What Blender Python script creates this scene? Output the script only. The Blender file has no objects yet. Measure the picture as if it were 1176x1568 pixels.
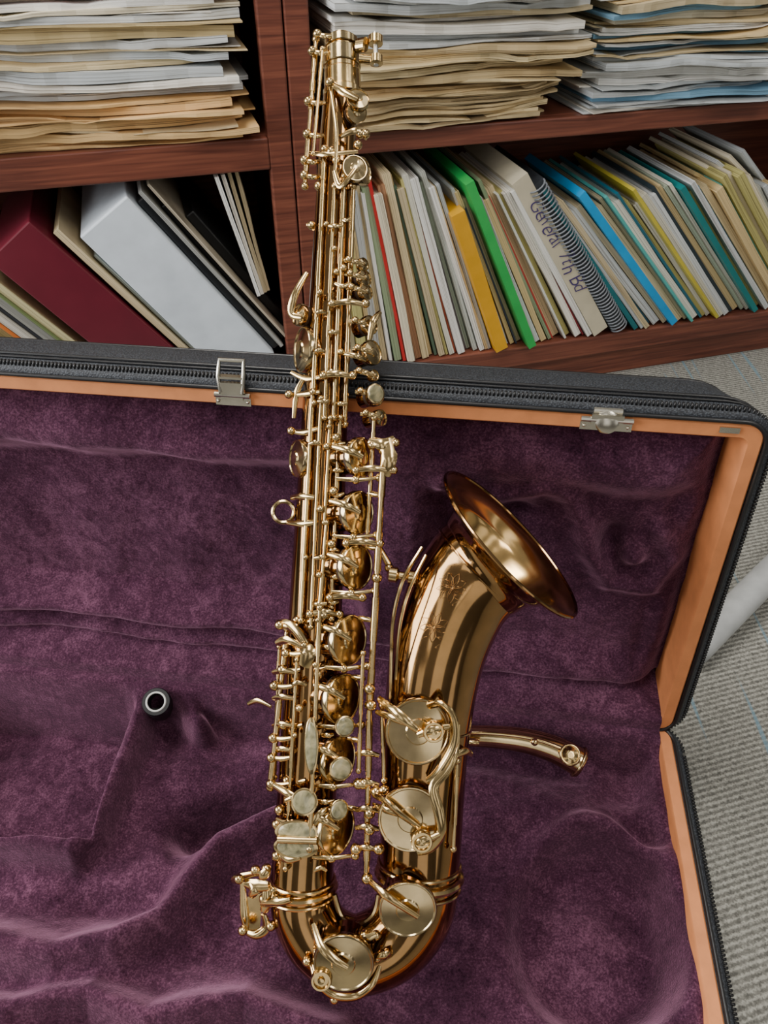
import bpy, math, random
from mathutils import Vector, Matrix, noise
random.seed(7)
V = Vector

# ------------------------------------------------------------------ helpers
def srgb(r, g, b):
    f = lambda c: (c/255/12.92) if c/255 <= .04045 else ((c/255+.055)/1.055)**2.4
    return (f(r), f(g), f(b), 1)

class MB:
    def __init__(s):
        s.v = []; s.f = []; s.c = []; s.lay = []
    def add(s, vs, fs, col=(1, 1, 1, 1), lay=None):
        n = len(s.v)
        s.v += [tuple(p) for p in vs]
        s.lay += (lay if lay else [0.0]*len(vs))
        for f in fs:
            s.f.append(tuple(i+n for i in f)); s.c.append(col)
    def finish(s, name, mat, parent=None, smooth=True, angle=None):
        me = bpy.data.meshes.new(name)
        me.from_pydata(s.v, [], s.f)
        ca = me.color_attributes.new("Col", 'FLOAT_COLOR', 'CORNER')
        data = []
        for k, p in enumerate(me.polygons):
            data += list(s.c[k])*p.loop_total
        ca.data.foreach_set("color", data)
        at = me.attributes.new("lay", 'FLOAT', 'POINT')
        at.data.foreach_set("value", s.lay)
        me.materials.append(mat)
        me.polygons.foreach_set("use_smooth", [smooth]*len(me.polygons))
        if smooth and angle:
            me.set_sharp_from_angle(angle=math.radians(angle))
        me.update()
        ob = bpy.data.objects.new(name, me)
        bpy.context.collection.objects.link(ob)
        if parent: ob.parent = parent
        return ob

def empty(name, M=None):
    e = bpy.data.objects.new(name, None)
    e.empty_display_size = .05
    bpy.context.collection.objects.link(e)
    if M is not None: e.matrix_world = M
    return e

def catmull(pts, n=6):
    P = [V(p) for p in pts]
    out = []
    for i in range(len(P)-1):
        p0 = P[max(i-1, 0)]; p1 = P[i]; p2 = P[i+1]; p3 = P[min(i+2, len(P)-1)]
        for j in range(n):
            t = j/n
            out.append(.5*((2*p1)+(p2-p0)*t+(2*p0-5*p1+4*p2-p3)*t*t+(3*p1-p0-3*p2+p3)*t**3))
    out.append(P[-1])
    return out

def sweep(mb, pts, rad, seg=12, cap=True, flat=1.0, col=(1, 1, 1, 1), up=None):
    P = [V(p) for p in pts]; n = len(P)
    if not hasattr(rad, '__len__'): rad = [rad]*n
    T = [((P[min(i+1, n-1)]-P[max(i-1, 0)]).normalized()) for i in range(n)]
    ref = V(up) if up else (V((0, 0, 1)) if abs(T[0].z) < .9 else V((1, 0, 0)))
    vs = []; fs = []
    nrm = (ref-T[0]*ref.dot(T[0])).normalized()
    for i in range(n):
        nrm = (nrm-T[i]*nrm.dot(T[i])).normalized()
        bi = T[i].cross(nrm)
        for k in range(seg):
            a = 2*math.pi*k/seg
            vs.append(P[i]+nrm*math.cos(a)*rad[i]*flat+bi*math.sin(a)*rad[i])
    for i in range(n-1):
        for k in range(seg):
            k2 = (k+1) % seg
            fs.append((i*seg+k, i*seg+k2, (i+1)*seg+k2, (i+1)*seg+k))
    if cap:
        fs.append(tuple(range(seg))[::-1]); fs.append(tuple((n-1)*seg+k for k in range(seg)))
    mb.add(vs, fs, col)

def lathe(mb, c, nrm, prof, seg=28, sx=1.0, ax=None, col=(1, 1, 1, 1)):
    c = V(c); nrm = V(nrm).normalized()
    a = V(ax) if ax else (V((0, 1, 0)) if abs(nrm.y) < .9 else V((1, 0, 0)))
    a = (a-nrm*a.dot(nrm)).normalized(); b = nrm.cross(a)
    vs = []; fs = []
    for (r, h) in prof:
        for k in range(seg):
            t = 2*math.pi*k/seg
            vs.append(c+nrm*h+a*math.cos(t)*r+b*math.sin(t)*r*sx)
    for i in range(len(prof)-1):
        for k in range(seg):
            k2 = (k+1) % seg
            fs.append((i*seg+k, i*seg+k2, (i+1)*seg+k2, (i+1)*seg+k))
    fs.append(tuple(range(seg))[::-1]); fs.append(tuple((len(prof)-1)*seg+k for k in range(seg)))
    mb.add(vs, fs, col)

def ball(mb, c, r, seg=12):
    prof = [(r*math.sin(math.pi*i/8)+1e-5, -r*math.cos(math.pi*i/8)) for i in range(9)]
    lathe(mb, c, (0, 0, 1), prof, seg)

def torus(mb, c, nrm, R, r, seg=36, ms=8, a0=0, a1=2*math.pi, sx=1.0, ax=None, flat=1.0):
    c = V(c); nrm = V(nrm).normalized()
    a = V(ax) if ax else (V((0, 1, 0)) if abs(nrm.y) < .9 else V((1, 0, 0)))
    a = (a-nrm*a.dot(nrm)).normalized(); b = nrm.cross(a)
    full = abs(a1-a0-2*math.pi) < 1e-6
    n = seg if full else seg+1
    vs = []; fs = []
    for i in range(n):
        t = a0+(a1-a0)*i/seg
        d = a*math.cos(t)+b*math.sin(t)*sx
        for k in range(ms):
            q = 2*math.pi*k/ms
            vs.append(c+d*R+d*math.cos(q)*r+nrm*math.sin(q)*r*flat)
    for i in range(seg):
        i2 = (i+1) % n
        for k in range(ms):
            k2 = (k+1) % ms
            fs.append((i*ms+k, i2*ms+k, i2*ms+k2, i*ms+k2))
    mb.add(vs, fs)

def box(mb, o, a, b, c, col=(1, 1, 1, 1)):
    o, a, b, c = V(o), V(a), V(b), V(c)
    vs = [o, o+a, o+a+b, o+b, o+c, o+a+c, o+a+b+c, o+b+c]
    mb.add(vs, [(0, 3, 2, 1), (4, 5, 6, 7), (0, 1, 5, 4), (1, 2, 6, 5), (2, 3, 7, 6), (3, 0, 4, 7)], col)

# ------------------------------------------------------------------ materials
def mat_new(name):
    m = bpy.data.materials.new(name); m.use_nodes = True
    nt = m.node_tree
    return m, nt, nt.nodes["Principled BSDF"]
def N(nt, t, **kw):
    n = nt.nodes.new(t)
    for k, v in kw.items():
        if k in n.inputs.keys(): n.inputs[k].default_value = v
        else: setattr(n, k, v)
    return n
def ramp(nt, stops):
    r = nt.nodes.new('ShaderNodeValToRGB')
    e = r.color_ramp.elements
    while len(e) < len(stops): e.new(.5)
    for i, (p, c) in enumerate(stops):
        e[i].position = p; e[i].color = c
    return r
def L(nt, a, ao, b, bi): nt.links.new(a.outputs[ao], b.inputs[bi])

def metal(name, col, rough=.15, var=.06, dark=.75):
    m, nt, p = mat_new(name)
    tc = N(nt, 'ShaderNodeTexCoord')
    no = N(nt, 'ShaderNodeTexNoise', Scale=45.0, Detail=4.0)
    L(nt, tc, 'Object', no, 'Vector')
    r = ramp(nt, [(.3, tuple(c*dark for c in col[:3])+(1,)), (.65, col)])
    L(nt, no, 'Fac', r, 'Fac'); L(nt, r, 'Color', p, 'Base Color')
    p.inputs['Metallic'].default_value = 1
    mr = N(nt, 'ShaderNodeMapRange'); mr.inputs['To Min'].default_value = rough; mr.inputs['To Max'].default_value = rough+var
    L(nt, no, 'Fac', mr, 'Value'); L(nt, mr, 'Result', p, 'Roughness')
    return m

M_body = metal('lacquer_bronze', (.37, .21, .085, 1), .07, .05)
M_key = metal('key_gold', (.75, .54, .26, 1), .13, .08, .6)
M_cup = metal('cup_gold', (.68, .52, .28, 1), .12, .07, .65)
M_steel = metal('steel', (.62, .62, .6, 1), .25, .1)
M_inner = metal('bell_inner', (.72, .47, .19, 1), .14, .08)

def pearl():
    m, nt, p = mat_new('mother_of_pearl')
    tc = N(nt, 'ShaderNodeTexCoord')
    no = N(nt, 'ShaderNodeTexNoise', Scale=70.0, Detail=3.0, Distortion=2.0)
    L(nt, tc, 'Object', no, 'Vector')
    r = ramp(nt, [(.3, srgb(92, 88, 66)), (.5, srgb(134, 128, 98)), (.7, srgb(166, 154, 118))])
    L(nt, no, 'Fac', r, 'Fac'); L(nt, r, 'Color', p, 'Base Color')
    p.inputs['Roughness'].default_value = .12
    return m
M_pearl = pearl()

def simple(name, col, rough=.6, bumps=None, var=.15):
    m, nt, p = mat_new(name)
    tc = N(nt, 'ShaderNodeTexCoord')
    no = N(nt, 'ShaderNodeTexNoise', Scale=(bumps or 30.0), Detail=5.0)
    L(nt, tc, 'Object', no, 'Vector')
    r = ramp(nt, [(.3, tuple(c*(1-var) for c in col[:3])+(1,)), (.7, tuple(min(1, c*(1+var)) for c in col[:3])+(1,))])
    L(nt, no, 'Fac', r, 'Fac'); L(nt, r, 'Color', p, 'Base Color')
    p.inputs['Roughness'].default_value = rough
    b = N(nt, 'ShaderNodeBump', Strength=.15, Distance=.001)
    L(nt, no, 'Fac', b, 'Height'); L(nt, b, 'Normal', p, 'Normal')
    return m

M_pad = simple('pad_leather', srgb(60, 42, 30), .7)
M_orange = simple('tan_leather', srgb(202, 128, 78), .62, 60.0, .10)
M_black = simple('black_plastic', srgb(22, 22, 24), .35)
M_white = simple('white_plastic', srgb(205, 205, 200), .4)
M_grey = simple('grey_plastic', srgb(170, 172, 172), .45)
M_wall = simple('wall_paint', srgb(190, 186, 176), .8, 80.0, .03)

def plush():
    m, nt, p = mat_new('purple_plush')
    tc = N(nt, 'ShaderNodeTexCoord')
    n1 = N(nt, 'ShaderNodeTexNoise', Scale=480.0, Detail=3.0, Roughness=.7)
    n2 = N(nt, 'ShaderNodeTexNoise', Scale=60.0, Detail=5.0, Distortion=1.0)
    n3 = N(nt, 'ShaderNodeTexNoise', Scale=9.0, Detail=3.0, Distortion=.8)
    for n in (n1, n2, n3): L(nt, tc, 'Object', n, 'Vector')
    a = N(nt, 'ShaderNodeMath', operation='MULTIPLY'); a.inputs[1].default_value = .48
    b = N(nt, 'ShaderNodeMath', operation='MULTIPLY_ADD'); b.inputs[1].default_value = .26
    c = N(nt, 'ShaderNodeMath', operation='MULTIPLY_ADD'); c.inputs[1].default_value = .26
    L(nt, n1, 'Fac', a, 0); L(nt, n2, 'Fac', b, 0); L(nt, a, 0, b, 2); L(nt, n3, 'Fac', c, 0); L(nt, b, 0, c, 2)
    r = ramp(nt, [(.36, srgb(38, 19, 32)), (.5, srgb(70, 40, 58)), (.66, srgb(116, 76, 97))])
    L(nt, c, 0, r, 'Fac'); L(nt, r, 'Color', p, 'Base Color')
    p.inputs['Roughness'].default_value = 1
    p.inputs['Specular IOR Level'].default_value = .04
    p.inputs['Sheen Weight'].default_value = .62
    p.inputs['Sheen Roughness'].default_value = .42
    p.inputs['Sheen Tint'].default_value = srgb(218, 160, 190)
    bm = N(nt, 'ShaderNodeBump', Strength=.7, Distance=.0025)
    L(nt, c, 0, bm, 'Height'); L(nt, bm, 'Normal', p, 'Normal')
    return m
M_plush = plush()

def fabric():
    m, nt, p = mat_new('case_fabric')
    tc = N(nt, 'ShaderNodeTexCoord')
    mp = N(nt, 'ShaderNodeMapping'); mp.inputs['Rotation'].default_value = (.3, .3, .78)
    L(nt, tc, 'Object', mp, 'Vector')
    w = N(nt, 'ShaderNodeTexVoronoi', Scale=620.0)
    L(nt, mp, 'Vector', w, 'Vector')
    r = ramp(nt, [(.1, srgb(66, 71, 78)), (.6, srgb(28, 31, 37))])
    L(nt, w, 'Distance', r, 'Fac'); L(nt, r, 'Color', p, 'Base Color')
    p.inputs['Roughness'].default_value = .6
    b = N(nt, 'ShaderNodeBump', Strength=.4, Distance=.001); b.invert = True
    L(nt, w, 'Distance', b, 'Height'); L(nt, b, 'Normal', p, 'Normal')
    return m
M_fabric = fabric()

def wood():
    m, nt, p = mat_new('cherry_wood')
    tc = N(nt, 'ShaderNodeTexCoord')
    mp = N(nt, 'ShaderNodeMapping'); mp.inputs['Scale'].default_value = (2, 2, 50)
    mp.inputs['Rotation'].default_value = (0, 0, -.28)
    L(nt, tc, 'Object', mp, 'Vector')
    n = N(nt, 'ShaderNodeTexNoise', Scale=3.0, Detail=8.0, Distortion=.8)
    L(nt, mp, 'Vector', n, 'Vector')
    r = ramp(nt, [(.3, srgb(86, 46, 37)), (.5, srgb(112, 63, 49)), (.7, srgb(134, 79, 60))])
    L(nt, n, 'Fac', r, 'Fac'); L(nt, r, 'Color', p, 'Base Color')
    p.inputs['Roughness'].default_value = .4
    return m
M_wood = wood()

def paper():
    m, nt, p = mat_new('paper_sheets')
    at = N(nt, 'ShaderNodeAttribute', attribute_name='lay')
    col = N(nt, 'ShaderNodeAttribute', attribute_name='Col')
    tc = N(nt, 'ShaderNodeTexCoord')
    sc = N(nt, 'ShaderNodeVectorMath', operation='SCALE'); sc.inputs['Scale'].default_value = 4.0
    L(nt, tc, 'Object', sc, 0)
    cb = N(nt, 'ShaderNodeMath', operation='MULTIPLY'); cb.inputs[1].default_value = 1100
    L(nt, at, 'Fac', cb, 0)
    n = N(nt, 'ShaderNodeTexNoise', Scale=1.0, Detail=3.0, noise_dimensions='4D')
    L(nt, sc, 'Vector', n, 'Vector'); L(nt, cb, 0, n, 'W')
    r = ramp(nt, [(.36, (.36, .33, .30, 1)), (.46, (.88, .86, .83, 1)), (.7, (1.08, 1.08, 1.08, 1))])
    L(nt, n, 'Fac', r, 'Fac')
    mx = N(nt, 'ShaderNodeMix', data_type='RGBA', blend_type='MULTIPLY'); mx.inputs[0].default_value = 1
    L(nt, col, 'Color', mx, 6); L(nt, r, 'Color', mx, 7)
    nt.links.new(mx.outputs[2], p.inputs['Base Color'])
    p.inputs['Roughness'].default_value = .7
    b = N(nt, 'ShaderNodeBump', Strength=.5, Distance=.001)
    L(nt, n, 'Fac', b, 'Height'); L(nt, b, 'Normal', p, 'Normal')
    return m
M_paper = paper()

def cover():
    m, nt, p = mat_new('binder_cover')
    col = N(nt, 'ShaderNodeAttribute', attribute_name='Col')
    tc = N(nt, 'ShaderNodeTexCoord')
    n = N(nt, 'ShaderNodeTexNoise', Scale=25.0, Detail=4.0)
    L(nt, tc, 'Object', n, 'Vector')
    r = ramp(nt, [(.3, (.85, .85, .85, 1)), (.7, (1, 1, 1, 1))])
    L(nt, n, 'Fac', r, 'Fac')
    mx = N(nt, 'ShaderNodeMix', data_type='RGBA', blend_type='MULTIPLY'); mx.inputs[0].default_value = 1
    L(nt, col, 'Color', mx, 6); L(nt, r, 'Color', mx, 7)
    nt.links.new(mx.outputs[2], p.inputs['Base Color'])
    p.inputs['Roughness'].default_value = .35
    return m
M_cover = cover()

def carpet():
    m, nt, p = mat_new('carpet')
    tc = N(nt, 'ShaderNodeTexCoord')
    mp = N(nt, 'ShaderNodeMapping'); mp.inputs['Rotation'].default_value = (0, 0, math.radians(-16+90))
    L(nt, tc, 'Object', mp, 'Vector')
    w = N(nt, 'ShaderNodeTexWave', Scale=46.0, Distortion=3.5, Detail=3.0); w.inputs['Detail Scale'].default_value = 8
    L(nt, mp, 'Vector', w, 'Vector')
    n = N(nt, 'ShaderNodeTexNoise', Scale=180.0, Detail=4.0)
    L(nt, tc, 'Object', n, 'Vector')
    ad = N(nt, 'ShaderNodeMath', operation='MULTIPLY_ADD'); ad.inputs[1].default_value = .34
    L(nt, w, 'Fac', ad, 0)
    h = N(nt, 'ShaderNodeMath', operation='MULTIPLY'); h.inputs[1].default_value = .66
    L(nt, n, 'Fac', h, 0); L(nt, h, 0, ad, 2)
    r = ramp(nt, [(.25, srgb(90, 89, 84)), (.5, srgb(134, 133, 126)), (.75, srgb(174, 173, 164))])
    L(nt, ad, 0, r, 'Fac')
    mp2 = N(nt, 'ShaderNodeMapping'); mp2.inputs['Rotation'].default_value = (0, 0, math.radians(-16+90)); mp2.inputs['Scale'].default_value = (60, 3, 1)
    L(nt, tc, 'Object', mp2, 'Vector')
    n2 = N(nt, 'ShaderNodeTexNoise', Scale=1.0, Detail=1.0)
    L(nt, mp2, 'Vector', n2, 'Vector')
    r2 = ramp(nt, [(.65, (0, 0, 0, 1)), (.70, (.7, .7, .7, 1))])
    L(nt, n2, 'Fac', r2, 'Fac')
    mx = N(nt, 'ShaderNodeMix', data_type='RGBA'); L(nt, r2, 'Color', mx, 0)
    L(nt, r, 'Color', mx, 6); mx.inputs[7].default_value = srgb(112, 146, 162)
    nt.links.new(mx.outputs[2], p.inputs['Base Color'])
    p.inputs['Roughness'].default_value = .95
    b = N(nt, 'ShaderNodeBump', Strength=.8, Distance=.003)
    L(nt, ad, 0, b, 'Height'); L(nt, b, 'Normal', p, 'Normal')
    return m
M_carpet = carpet()

# ------------------------------------------------------------------ camera
PITCH = math.radians(49.4)
cam = bpy.data.cameras.new('camera'); cam.lens = 27; cam.sensor_width = 36
cam.clip_start = .02
co = bpy.data.objects.new('camera', cam); co.location = (0, 0, .83); co.rotation_euler = (PITCH, 0, 0)
bpy.context.collection.objects.link(co); bpy.context.scene.camera = co

# ------------------------------------------------------------------ room
mb = MB(); box(mb, (-2.5, -2, -.05), (5.5, 0, 0), (0, 5, 0), (0, 0, .05)); mb.finish('floor', M_carpet, smooth=False)
E_ = V((.961, .276, 0)).normalized(); B_ = V((-.276, .961, 0)).normalized(); Z_ = V((0, 0, 1))
O_ = V((-.137, 1.230, 0))
def S(s, z, d=0): return O_+E_*s+B_*d+Z_*z
mb = MB(); box(mb, S(-1.9, 0, .345), E_*4.2, B_*.06, Z_*2.6); mb.finish('wall_back', M_wall, smooth=False)

# ------------------------------------------------------------------ bookcases
def bookcase(name, s0, s1, lip, shelves):
    root = empty(name)
    mb = MB()
    W = s1-s0
    def b(s, z, d, w, h, dp): box(mb, S(s, z, d), E_*w, B_*dp, Z_*h)
    b(s0, 0, 0, .035, 1.25, .02); b(s1-.035, 0, 0, .035, 1.25, .02)
    b(s0, 0, .02, .02, 1.25, .31); b(s1-.02, 0, .02, .02, 1.25, .31)
    b(s0+.02, 0, .32, W-.04, 1.25, .01)
    b(s0, 1.25, -.01, W, .03, .34)
    for (z, th) in shelves:
        b(s0+.035, z-th, -.001, W-.07, th, .02)
        b(s0+.02, z-.02, .019, W-.04, .02, .30)
    b(s0+.035, 0, .012, W-.07, .065, .02)
    ob = mb.finish(name+'_frame', M_wood, root, smooth=False)
    bv = ob.modifiers.new('b', 'BEVEL'); bv.width = .0025; bv.segments = 2
    return root
bcL = bookcase('bookcase', -.95, -.001, .045, [(.10, .04), (.512, .045), (.90, .03)])
bcR = bookcase('bookcase', .001, 1.25, .028, [(.10, .042), (.508, .03), (.90, .03)])

def slab(mb, o, a, b, c, Ln, T, Dp, col, n=1, wob=None):
    o, a, b, c = V(o), V(a), V(b), V(c)
    vs = []; fs = []; ly = []; r = random.random()*50
    for i in range(n+1):
        w0, w1 = wob(i/n) if wob else (0, T)
        p = o+a*(Ln*i/n)
        vs += [p+b*w0, p+b*w1, p+b*w1+c*Dp, p+b*w0+c*Dp]
        ly += [r, r+T, r+T, r]
    for i in range(n):
        k = i*4
        for q in range(4):
            q2 = (q+1) % 4
            fs.append((k+q, k+4+q, k+4+q2, k+q2))
    fs.append((0, 1, 2, 3)); fs.append((n*4+3, n*4+2, n*4+1, n*4))
    mb.add(vs, fs, col, ly)

CREAM = [srgb(228, 208, 164), srgb(214, 192, 142), srgb(238, 228, 202), srgb(206, 190, 154), srgb(228, 202, 150)]
WHITE = [srgb(240, 240, 236), srgb(216, 221, 223), srgb(248, 244, 234), srgb(194, 201, 205)]

def paper_stack(name, s0, s1, z0, z1, pals, front=0, jit=.012, thmin=.003, thmax=.012, seed=1, dmax=.28):
    rnd = random.Random(seed)
    mb = MB(); n = 26
    base = [z0]*(n+1)
    z = z0
    while z < z1:
        u = (z-z0)/(z1-z0)
        pal = pals(u, rnd)
        T = rnd.uniform(thmin, thmax) if rnd.random() < .55 else rnd.uniform(.0007, .0022)
        a = s0+rnd.uniform(-jit, jit); b = s1+rnd.uniform(-jit*2.4, jit*.9)
        f = front+rnd.uniform(-jit, jit*1.3)
        if T > .004 and rnd.random() < .16: f -= rnd.uniform(.012, .03)
        ph = rnd.uniform(0, 9); amp = rnd.uniform(0, .0026)
        curl = rnd.choice([0, 0, 0, .004, -.003])
        tops = []
        vs = []; fs = []; ly = []; r = rnd.random()*50
        skew = rnd.uniform(-.055, .055)
        fold = rnd.uniform(.1, .9) if rnd.random() < .3 else None
        for i in range(n+1):
            t = i/n
            s = a+(b-a)*t
            top = base[i]+T*(1+.22*math.sin(ph+t*5)) + amp*(1+math.sin(ph*2+t*9))
            lo = base[i]+.0002
            c_ = curl*max(0, t-.85)/.15
            if fold: c_ -= .0035*math.exp(-((t-fold)/.05)**2)
            ff = f+skew*(t-.5)+.0014*math.sin(ph+t*31)+rnd.uniform(-.0008, .0008)
            vs += [S(s, max(lo+c_, z0), ff), S(s, max(top+c_, z0+.0004), ff), S(s, top, dmax), S(s, lo, dmax)]
            ly += [r, r+T, r+T, r]
            tops.append(top+max(c_, 0)*.6)
        for i in range(n):
            k = i*4
            for q in range(4):
                q2 = (q+1) % 4
                fs.append((k+q, k+4+q, k+4+q2, k+q2))
        fs.append((0, 1, 2, 3)); fs.append((n*4+3, n*4+2, n*4+1, n*4))
        mb.add(vs, fs, pal, ly)
        m = sum(tops)/len(tops)
        base = [max(tops[i], m*.4+tops[i]*.6) for i in range(n+1)]
        z = m
    return mb.finish(name, M_paper, smooth=False)

def palL(u, r):
    if u < .20: return r.choice([srgb(226, 188, 130), srgb(218, 178, 120), srgb(230, 208, 165)])
    if u < .36: return r.choice(WHITE+CREAM[:1])
    if r.random() < .15: return r.choice([srgb(50, 46, 50), srgb(150, 45, 45), srgb(60, 60, 66), srgb(190, 90, 60)])
    if .62 < u < .82: return r.choice([srgb(206, 110, 50), srgb(215, 170, 110), srgb(130, 30, 40), srgb(222, 200, 160)])
    return r.choice(CREAM+WHITE)
def palA(u, r):
    if u < .2: return r.choice([srgb(216, 192, 145), srgb(205, 182, 138), srgb(226, 206, 160)])
    if r.random() < .12: return srgb(130, 195, 222)
    if r.random() < .03: return srgb(64, 72, 90)
    return r.choice(WHITE+WHITE+CREAM)
def palM(u, r): return r.choice([srgb(222, 196, 146), srgb(210, 186, 140), srgb(230, 210, 164), srgb(196, 176, 136)])
def palB(u, r):
    if r.random() < .12: return srgb(130, 178, 210)
    if r.random() < .03: return srgb(90, 96, 104)
    if u < .15: return r.choice(WHITE)
    return r.choice(CREAM+WHITE)
paper_stack('paper_stack', -.50, -.060, .513, .80, palL, .005, .015, .004, .013, 3)
paper_stack('paper_stack', .085, .425, .509, .562, palM, .0, .012, .002, .005, 5)
paper_stack('paper_stack', .08, .455, .5675, .80, palA, -.012, .017, .003, .012, 6)
paper_stack('paper_stack', .49, .83, .509, .80, palB, .0, .016, .003, .011, 8)
paper_stack('paper_stack', .87, 1.19, .509, .70, palB, .01, .014, .003, .011, 9)

# --- leaning files, right bookcase
def lean_item(mbp, s, z, ang, Ln, T, col, d=.01, Dp=.23, n=1, wv=0.0):
    a = (-math.sin(ang))*E_+math.cos(ang)*Z_
    b = math.cos(ang)*E_+math.sin(ang)*Z_
    ph = random.uniform(0, 6)
    w = (lambda t: (wv*math.sin(ph+t*3), T+wv*math.sin(ph+t*3)+random.uniform(-.0006, .0006))) if n > 1 else None
    slab(mbp, S(s, z, d), a, b, B_, Ln, T, Dp, col, n, w)
    return a, b
mbf = MB(); mbc = MB(); mbw = MB()
special = [(.185, srgb(196, 44, 44), .005, .34, 'c', .0), (.20, srgb(176, 130, 96), .012, .33, 'p', .0), (.245, srgb(96, 120, 100), .005, .33, 'c', .0),
           (.285, srgb(196, 90, 60), .003, .32, 'c', .0), (.315, srgb(92, 84, 84), .005, .34, 'c', .0), (.365, srgb(226, 166, 34), .024, .29, 'c', -.012),
           (.41, srgb(60, 70, 92), .003, .30, 'c', .0), (.435, srgb(52, 176, 84), .015, .355, 'c', -.016), (.49, srgb(196, 70, 60), .003, .33, 'c', .0),
           (.52, srgb(230, 230, 220), .004, .34, 'c', .0), (.545, srgb(172, 50, 62), .003, .34, 'c', .0), (.58, srgb(208, 198, 172), .031, .375, 'label', -.004), (.61, srgb(88, 92, 98), .032, .37, 'spiral', -.002),
           (.665, srgb(30, 118, 126), .009, .38, 'c', -.002), (.71, srgb(60, 120, 150), .004, .36, 'c', .0), (.745, srgb(30, 160, 222), .014, .38, 'c', -.006),
           (.80, srgb(90, 180, 172), .005, .37, 'c', .0), (.83, srgb(40, 110, 130), .005, .37, 'c', .0), (.86, srgb(204, 188, 70), .006, .38, 'c', -.004), (.90, srgb(48, 60, 66), .008, .37, 'c', .0),
           (.945, srgb(24, 128, 128), .010, .37, 'c', -.002), (.99, srgb(70, 130, 165), .005, .36, 'c', 0), (1.03, srgb(110, 190, 180), .005, .36, 'c', 0)]
s = .042; si = 0
random.seed(21)
def angle_at(s): return math.radians(min(43, 3+(s-.05)*60))
label = None
while s < 1.13:
    ang = angle_at(s); fd = 0
    if si < len(special) and s >= special[si][0]-.006:
        _, col, T, Ln, kind, fd = special[si]; si += 1
    else:
        T = random.uniform(.005, .015); Ln = random.uniform(.31, .36)+.04*max(0, s-.4); kind = 'p'
        col = random.choice(CREAM+[srgb(200, 204, 196), srgb(222, 220, 205), srgb(196, 188, 120), srgb(150, 170, 135), srgb(176, 190, 170)]+WHITE)
    d = random.uniform(-.004, .022) if fd == 0 else fd
    Ln = min(Ln, (.474-.102)/math.cos(ang)-T*math.tan(ang)*1.1)
    if kind == 'spiral':
        a, b = lean_item(mbc, s, .102, ang, Ln, T, srgb(60, 64, 70), d+.004, .2)
        nr = 46
        for k in range(nr):
            c = S(s, .102, d+.004)+a*(Ln*(k+.6)/nr)+b*(T/2)
            torus(mbw, c, a, T*.50, .0017, 14, 5)
    else:
        a, b = lean_item(mbf if kind == 'p' else mbc, s, .102, ang, Ln, T, col, d, .23, 6 if kind == 'p' else 1, .0012)
        if kind == 'label': label = (S(s, .102, d-.0008), a, b, Ln, T)
    s2 = s+T/math.cos(ang)+.0008
    s2 += .16*max(0, (math.sin(angle_at(s2))-math.sin(ang)))
    s = s2
for q in range(5):
    lean_item(mbf, 1.135, .16+.012*q, math.radians(50+4*q), .40, .007, random.choice(CREAM+WHITE), .03+.01*q, .2, 6, .002)
root = empty('leaning_file_folders')
mbf.finish('paper_files', M_paper, root, smooth=False)
mbc.finish('cover_files', M_cover, root, smooth=False)
mbw.finish('spiral_wire', simple('dark_wire', srgb(120, 124, 130), .35), root)
# handwritten spine lettering: each letter drawn separately, slightly uneven
o, a, b, Ln, T = label
ink = simple('ink', srgb(72, 58, 112), .6)
X, Y = -a, b; Zt = X.cross(Y); rl = random.Random(3); pos = .0
for ch, adv in zip("General 7th Bd", [.8, .55, .58, .55, .42, .55, .35, .42, .55, .42, .62, .42, .68, .6]):
    if ch != ' ':
        cu = bpy.data.curves.new('letter', 'FONT'); cu.body = ch; cu.size = .034*rl.uniform(.88, 1.2); cu.extrude = .0002; cu.shear = rl.uniform(.15, .5); cu.offset = -.0005
        cu.materials.append(ink)
        to = bpy.data.objects.new('letter', cu); bpy.context.collection.objects.link(to); to.parent = root
        t = rl.uniform(-.22, .22); X2 = X*math.cos(t)+Y*math.sin(t); Y2 = Y*math.cos(t)-X*math.sin(t)
        mm = Matrix.Identity(4); oo = o+a*(Ln*.88-pos)+b*(T*(.26+rl.uniform(-.10, .12)))-B_*.0004
        for i in range(3): mm[i][0] = X2[i]; mm[i][1] = Y2[i]; mm[i][2] = Zt[i]; mm[i][3] = oo[i]
        to.matrix_world = mm
    pos += adv*.0285

# --- leaning binders, left bookcase
mbf = MB(); mbc = MB(); R = math.radians
lean_item(mbc, -.137, .103, R(33.6), .35, .095, srgb(222, 231, 240), .0, .26)
lean_item(mbc, -.270, .103, R(35.6), .335, .088, srgb(104, 32, 46), -.004, .27)
lean_item(mbf, -.158, .103, R(34.6), .365, .010, srgb(216, 198, 160), .004, .24, 6, .001)
lean_item(mbf, -.1735+.0285, .103, R(34), .31, .004, srgb(190, 200, 195), .012, .24, 6, .0005)
bb = V((math.cos(R(33.6)), 0, math.sin(R(33.6))))
off = .0965
for (T, Ln, col, cv, d) in [(.012, .33, srgb(52, 54, 58), 1, .02), (.006, .34, srgb(170, 172, 170), 0, .01), (.010, .30, srgb(30, 30, 33), 1, .03), (.004, .34, srgb(190, 180, 160), 0, .012), (.016, .26, srgb(28, 28, 30), 1, .05)]:
    st = -.137+bb.x*off; z = .103+bb.z*off
    if cv: lean_item(mbc, st, z, R(33.6), Ln, T, col, d, .22)
    else: lean_item(mbf, st, z, R(33.6), Ln, T, col, d, .22, 6, .0005)
    off += T+.0008
st = -.285
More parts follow.
